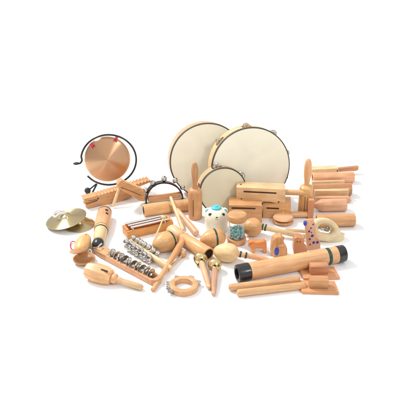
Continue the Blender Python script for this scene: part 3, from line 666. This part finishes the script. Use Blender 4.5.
# ================================================================== maracas
def maraca(label, e1, e2, rpx, h2, hr, zt, rings, emat, hmat, endknob=False):
    t = lying('maraca', label, 'maraca', e1, e2, rpx, group='maracas with long handles'); m = t.m; Lq = t.len
    pr = egg(Lq, rpx * m); t.p('head', L_(pr, 'X', 48), emat)
    Pn = t.l(G(*e2, rpx * m)); q = t.g(*h2, zt); d = q - Pn; n = 12
    pts = [Pn + d * (k / n) for k in range(-1, n + 1)]
    rad = [3.4 * m] + [hr * m * (1.15 if k < 2 else 0.95 + 0.12 * math.sin(PI * k / n)) for k in range(n + 1)]
    rad[-1] *= 0.75
    hdl = t.p('handle', rod(bmesh.new(), pts, 0, 24, radii=rad), hmat)
    for f in rings:
        c = Pn + d * f; dd = d.normalized()
        t.p('green_ring', rod(bmesh.new(), [c, c + dd * 0.0045], hr * 1.28 * m, 24), GREEN)
    if endknob: t.p('end_knob', ball(bmesh.new(), q, hr * 1.15 * m, 20), hmat)
maraca('large light maraca lying left of the long tube, green rings on its neck', (213.2, 251.0), (239, 254.0), 9.7, (269.5, 260.2), 2.6, 0.012, (0.02, 0.2), maple(), beech())
maraca('maraca with an orange brown head behind the rattle cylinder', (241.5, 227.5), (262, 226.8), 9.3, (303, 236.6), 2.7, 0.012, (0.0, 0.07), honey(), pale(), True)

# ================================================================== bead rattle
t = T('bead_rattle', 'clear cylinder rattle of turquoise and white beads between wooden caps', 'rattle', G(236.6, 241.8)); m = t.m
H = t.on(236.6, 213.6).z; r = 9.4 * m
t.p('bottom_cap', L_(curve([(0, 0), (0.0, r * 0.9), (0.004, r), (0.012, r), (0.017, r * 0.9), (0.0175, 0)], 4), 'Z', 48), brown())
t.p('top_cap', L_(curve([(H - 0.021, 0), (H - 0.0208, r * 0.88), (H - 0.016, r * 1.0), (H - 0.006, r * 1.02), (H - 0.0005, r * 0.88), (H, 0)], 4), 'Z', 48), brown())
t.p('clear_cylinder', L_([(0.0172, r * 0.86), (H - 0.0205, r * 0.86), (H - 0.0205, r * 0.83), (0.0172, r * 0.83)], 'Z', 48, close=True), glass())
b = bmesh.new(); rnd = random.Random(3)
for k in range(240):
    a = rnd.uniform(0, 2 * PI); rr = (r * 0.76) * math.sqrt(rnd.uniform(0, 1)); z = 0.0205 + rnd.random() ** 1.2 * 0.026
    ball(b, (rr * math.cos(a), rr * math.sin(a), z), 0.0029, 8, mi=0 if rnd.random() < 0.66 else 1)
bo = t.p('beads', b, [plain('turquoise_beads', (0.22, 0.70, 0.70), 0.3), WHITE]); bo['kind'] = 'stuff'

# ================================================================== bear toy
t = T('bear_toy', 'cream bear head toy with turquoise cap and ears', 'toy', G(216.3, 229.5)); m = t.m
hz = lambda v: t.on(216.3, v).z
H = hz(207.2)
t.p('body', L_(curve([(0, 0), (0.0005, 9.6 * m), (0.006, 11.2 * m), (H * 0.35, 11.5 * m), (H * 0.6, 11.6 * m), (H * 0.8, 10.0 * m), (H * 0.94, 6.2 * m), (H, 0)], 6), 'Z', 48), CREAM)
t.p('cap', L_(curve([(H - 0.012, 0), (H - 0.011, 4.3 * m), (H - 0.005, 5.0 * m), (H + 0.002, 4.4 * m), (H + 0.004, 0)], 5), 'Z', 36), TEAL)
t.p('cap_button', ball(bmesh.new(), (0, -0.002, H + 0.004), 0.005, 16, (1, 1, 0.6)), TEAL)
for sg, u in ((-1, 208.2), (1, 224.6)):
    c = t.on(u, 210.6, 0.004); e = t.p('ear', ball(bmesh.new(), c, 0.0098, 20, (1, 0.6, 1)), CREAM)
    t.p('inner_ear', ball(bmesh.new(), c + Vector((0, -0.0042, 0)), 0.0074, 16, (1, 0.4, 1)), TEAL, e)
def onbody(u, v):
    # march the picture ray onto the body of revolution
    o = t.Mi @ cam_loc; d = (t.Mi.to_3x3() @ ray(u, v)).normalized(); pf = curve([(0, 9.6 * m), (0.006, 11.2 * m), (H * 0.35, 11.5 * m), (H * 0.6, 11.6 * m), (H * 0.8, 10.0 * m), (H * 0.94, 6.2 * m), (H, 0)], 6)
    s = 1.5
    while s < 3.5:
        p = o + d * s
        for (a, ra), (b_, rb) in zip(pf[:-1], pf[1:]):
            if a <= p.z <= b_ and math.hypot(p.x, p.y) < ra + (rb - ra) * (p.z - a) / max(1e-9, b_ - a): return p
        s += 0.0005
    return o + d * 2
for u in (210.2, 223.2):
    p = onbody(u, 214.6); e = t.p('eye', ball(bmesh.new(), p, 0.0056, 20, (1, 0.35, 1)), plain('eye_green', (0.10, 0.16, 0.12), 0.3))
    t.p('pupil', ball(bmesh.new(), p + Vector((0, -0.0012, 0.0004)), 0.0036, 16, (1, 0.35, 1)), BLACK, e)
t.p('nose', ball(bmesh.new(), onbody(216.8, 217.6), 0.0026, 14, (1.3, 0.6, 0.8)), BLACK)
pm = [onbody(215.4, 219.2), onbody(216.8, 219.9), onbody(218.2, 219.2)]
t.p('mouth', rod(bmesh.new(), [q + Vector((0, -0.0003, 0)) for q in pm], 0.0006, 6), BLACK)

# ================================================================== gold bell sticks
def bellstick(label, cu, cv, r, tu, tv):
    m = mpp(G(cu, cv)); rr = r * m; P1 = G(cu, cv, rr); P2 = G(tu, tv, 0.007)
    t = T('handle_bell', label, 'hand bell', P1, P2 - P1, group='pair of gold bells on wooden sticks'); Lt = (P2 - P1).length
    bell(t, (0, 0, 0), rr, (0.75, -0.5, -0.5) , BRASS, seg=32)
    t.p('mount', L_([(rr * 0.8, 0), (rr * 0.8, 0.008), (rr * 1.15, 0.0065), (rr * 1.15, 0)], 'X', 20), BRASS)
    t.p('stick', L_([(rr * 0.95, 0), (rr * 0.95, 0.006), (rr * 1.2, 0.0082), (rr * 1.8, 0.0088), (Lt * 0.75, 0.0075), (Lt * 0.88, 0.0055), (Lt * 0.93, 0.0068), (Lt * 0.985, 0.005), (Lt, 0)], 'X', 28), pink())
bellstick('left gold bell on a tapered wooden stick', 200.4, 258.6, 6.8, 209.4, 288.5)
bellstick('right gold bell on a tapered wooden stick', 214.9, 264.8, 6.8, 213.6, 295.0)

# ================================================================== wooden ring with jingles
t = T('jingle_ring', 'wooden hand ring with silver jingles clustered on its left side', 'jingle ring', G(183.8, 288.6)); m = t.m
Ro, Ri, h = 14.4 * m, 9.0 * m, 0.016
t.p('ring', L_(curve([(0.0, (Ro + Ri) / 2), (0.0, Ro * 0.96), (0.003, Ro), (h - 0.003, Ro), (h, Ro * 0.96), (h, Ri * 1.06), (h - 0.003, Ri), (0.003, Ri), (0, Ri * 1.05), (0, (Ro + Ri) / 2 - 0.0004)], 3), 'Z', 72, close=True), beech())
for a in (168, 196, 222, 20, 62, 118):
    a = R(a); c = Vector(((Ro + 0.002) * math.cos(a), (Ro + 0.002) * math.sin(a), 0.0095))
    jingle_pair(t, c, 0.0078, (0.15, 0.1, 1), 0.0014)
    t.p('pin', rod(bmesh.new(), [c + Vector((-math.cos(a) * 0.002, -math.sin(a) * 0.002, -0.006)), c + Vector((-math.cos(a) * 0.002, -math.sin(a) * 0.002, 0.007))], 0.0010, 6), CHROME)

# ================================================================== long drumstick and thin mallets
P1 = G(187.2, 233.5, 0.030); P2 = G(152.6, 290.3, 0.006)
t = T('drumstick', 'long tapered wooden drumstick crossing the sleigh bell handle', 'drumstick', P2, P1 - P2); Lt = (P1 - P2).length
t.p('stick', L_(curve([(0, 0), (0.001, 0.0045), (0.01, 0.0062), (Lt * 0.35, 0.0072), (Lt * 0.72, 0.0092), (Lt * 0.86, 0.0080), (Lt * 0.97, 0.0046), (Lt, 0.003), (Lt + 0.001, 0)], 5), 'X', 28), honey())
for (a, b_, lab) in (((183.2, 254.0), (164.5, 273.5), 'front one of two thin pale mallets with wooden knobs'), ((179.6, 252.0), (163.2, 270.0), 'rear one of two thin pale mallets with wooden knobs')):
    P1 = G(*a, 0.010); P2 = G(*b_, 0.003)
    t = T('thin_mallet', lab, 'mallet', P2, P1 - P2, group='pair of thin mallets'); Lt = (P1 - P2).length
    t.p('shaft', L_([(0, 0), (0, 0.0026), (Lt, 0.0024), (Lt, 0)], 'X', 14), pale())
    t.p('knob', ball(bmesh.new(), (Lt, 0, 0), 0.0098, 20), beech())

# ================================================================== little wooden figures
def figure(label, pts, base, wd, mat, extra=None, name='wooden_figure'):
    A = G(*base[0]); Bp = G(*base[1]); t = T(name, label, 'figurine', A, Bp - A)
    t.p('body', prism([t.on(u, v) for u, v in pts], (0, wd, 0), 0.0042, 4), mat)
    return t
t = figure('chunky brown wooden animal with a blue oval on its side', [(273.2, 240), (276.5, 237.2), (282, 237.2), (284, 240.2), (284.2, 245), (287.4, 249.5), (287.6, 255), (284, 257.5), (273.5, 257.5), (271, 254), (271.6, 246)], ((271, 257.5), (288, 257)), 0.026, brown('Z'))
c = t.on(276.7, 251.4, 0)
t.p('blue_oval', L_([(-0.0008, 0), (-0.0008, 0.006), (-0.0002, 0.0068), (0.001, 0.0068), (0.001, 0)], 'Y', 28, c, sa=1.0, sb=2.0), BLUE)
t.p('front_panel', prism([t.on(u, v, -0.0035) for u, v in ((272.6, 246), (281, 244.6), (285.6, 249), (285.4, 255.4), (283, 257))] , (0, 0.0034, 0), 0.0006), beech('Z')) if False else None
t.p('ear', ball(bmesh.new(), t.on(275.2, 238.2, 0.008), 0.0058, 16), brown('Z')); t.p('ear', ball(bmesh.new(), t.on(282.4, 238.0, 0.008), 0.0058, 16), brown('Z'))
t.p('snout', ball(bmesh.new(), t.on(281.6, 245.6, -0.001), 0.0085, 20, (1.2, 0.5, 0.6)), beech('Z'))
t = figure('reddish brown wooden animal with a flat back and dark eyes', [(294.4, 238.5), (297, 237.4), (302.5, 237.6), (304.2, 240), (304.4, 246), (307.4, 248.8), (308, 255), (305, 256.5), (294.6, 256.5), (293.4, 250)], ((293, 256.5), (308, 256)), 0.024, brown('Z'))
for u in (297.4, 300.2): t.p('eye', ball(bmesh.new(), t.on(u, 241.8, -0.0004), 0.0016, 10), DARK)
t.p('ear', ball(bmesh.new(), t.on(295.4, 238.2, 0.008), 0.0052, 16), beech('Z')); t.p('ear', ball(bmesh.new(), t.on(302.6, 238.0, 0.008), 0.0052, 16), beech('Z'))
t = figure('small orange brown wooden animal standing on four short legs', [(248, 243.5), (251.5, 241.2), (256, 242.8), (264, 241.6), (266.8, 243.6), (266.6, 253.4), (263.2, 253.6), (262.6, 249), (255.5, 249), (254.8, 253.2), (251.6, 253.2), (250.6, 248.4), (248.2, 247)], ((248, 253.6), (267, 253.6)), 0.020, orange())
t.p('eye', ball(bmesh.new(), t.on(250.6, 244.2, -0.0004), 0.0013, 10), DARK)
# dotted panel
t = T('dotted_panel', 'narrow pinkish wooden board with dark blue dots beside the fish shaker', 'board', G(307, 250.8), G(320, 248.8) - G(307, 250.8), (0, 0.12, 1))
t.p('board', prism([t.on(u, v) for u, v in ((305.0, 220), (313.5, 219.2), (315.4, 224), (315.8, 236), (320.6, 241.4), (320.6, 248), (314, 250.2), (307.4, 250.6), (306.2, 236))], (0, 0.008, 0), 0.0015), pink('Z'))
for u, v, q in ((305.9, 223.2, 1.5), (313.2, 224.4, .9), (310.9, 228.2, .9), (309.2, 231.4, 1.2), (312.3, 235.8, 1.5), (309.8, 239.2, 1.1), (313.7, 242.6, 1.5), (317.5, 242.3, 1.5), (310.2, 244.5, .9), (311.5, 232.5, .7)):
    c = t.on(u, v); t.p('dot', L_([(-0.0007, 0), (-0.0007, q * t.m * 0.85), (-0.0001, q * t.m), (0.001, q * t.m), (0.001, 0)], 'Y', 20, c), NAVY)
t.p('blue_end_bead', ball(bmesh.new(), t.on(305.2, 223.2, 0.002), 0.0068, 18, (0.8, 0.8, 1.2)), BLUE)
# fish shaker
t = T('fish_shaker', 'cream wooden fish shaped shaker with a metal jingle in its middle slot', 'shaker', G(316, 246.5), G(346, 241.5) - G(316, 246.5), (0, 0.45, 1))
out = [(313.6, 228), (314.8, 222.5), (318.5, 219.2), (324, 217.9), (330, 218.8), (335.5, 221.8), (339.6, 226.4), (341.4, 231.2), (343.6, 232.6), (346.6, 233.4), (346.2, 236.2), (345.2, 239.6), (342.4, 242.8), (337.5, 243.8), (330, 242.8), (322, 241), (316.5, 238), (314, 233.5)]
inn = [(319, 228.6), (321, 225.4), (325, 224.2), (329.5, 225.2), (333.4, 228.0), (334.4, 231), (332, 233.6), (327, 233.2), (321.5, 231.8)]
co = [t.on(u, v) for u, v in out]; ci = [t.on(u, v) for u, v in inn]
co = smooth_path(co + [co[0]], 4)[:-1]; ci = smooth_path(ci + [ci[0]], 4)[:-1]
b = bmesh.new(); dth = 0.034
cc = t.on(326.5, 229.2)
def cast(pts, ang):
    d = Vector((math.cos(ang), 0, math.sin(ang))); best = 0
    for k in range(len(pts)):
        p, q = pts[k] - cc, pts[(k + 1) % len(pts)] - cc
        den = d.x * (q.z - p.z) - d.z * (q.x - p.x)
        if abs(den) < 1e-12: continue
        tt = (p.x * (q.z - p.z) - p.z * (q.x - p.x)) / den; ss = (p.x * d.z - p.z * d.x) / den
        if tt > 0 and -1e-6 <= ss <= 1 + 1e-6: best = max(best, tt)
    return best
NA, NS = 144, 16; rings = []
for k in range(NA):
    an = 2 * PI * k / NA; ro, ri = cast(co, an), cast(ci, an); d = Vector((math.cos(an), 0, math.sin(an))); row = []
    for j in range(NS):
        f = 2 * PI * j / NS; cx_, cy_ = math.cos(f), math.sin(f)
        cx_ = math.copysign(abs(cx_) ** 0.75, cx_); cy_ = math.copysign(abs(cy_) ** 0.75, cy_)
        row.append(b.verts.new(cc + d * ((ro + ri) / 2 + (ro - ri) / 2 * cx_) + Vector((0, dth / 2 + dth / 2 * cy_, 0))))
    rings.append(row)
for k in range(NA):
    A_, B2 = rings[k], rings[(k + 1) % NA]
    for j in range(NS): b.faces.new((A_[j], A_[(j + 1) % NS], B2[(j + 1) % NS], B2[j]))
t.p('body', b, wood('cream_wood', (0.84, 0.68, 0.44), (0.78, 0.60, 0.36), 'X'), ang=60)
jc = t.on(326.8, 228.8, dth * 0.5)
jingle_pair(t, jc, 0.0085, (0.3, -0.6, 0.8), 0.0014)
t.p('pin', rod(bmesh.new(), [t.on(321, 227.6, dth / 2), t.on(333.5, 231, dth / 2)], 0.0010, 8), CHROME)
# oval castanet on a stick
t = T('clapper_castanet', 'oval brown castanet on a thin pale handle in front of the wood blocks', 'castanet', G(283, 222.6), (1, 0.1, 0)); m = t.m
for z in (0.0, 0.0125):
    b = L_([(0.0, 0), (0.002, 8 * m), (0.006, 10.3 * m), (0.0105, 9.2 * m), (0.0115, 6 * m), (0.0118, 0)], 'Z', 40, (0, 0, z), sb=0.95); t.p('shell', b, brown() if z == 0 else pink())
t.p('handle', rod(bmesh.new(), [t.l(G(281, 217, 0.018)), t.g(287, 205.5, 0.030)], 0.0034, 14), pale())
# thin stick behind figures
t = lying('thin_stick', 'thin pale stick lying between the little animals and the dotted board', 'stick', (285, 229.4), (308.5, 231.2), 1.4)
t.p('stick', L_(rounded(t.len, 1.4 * t.m), 'X', 14), pale())
bpy.context.view_layer.update()
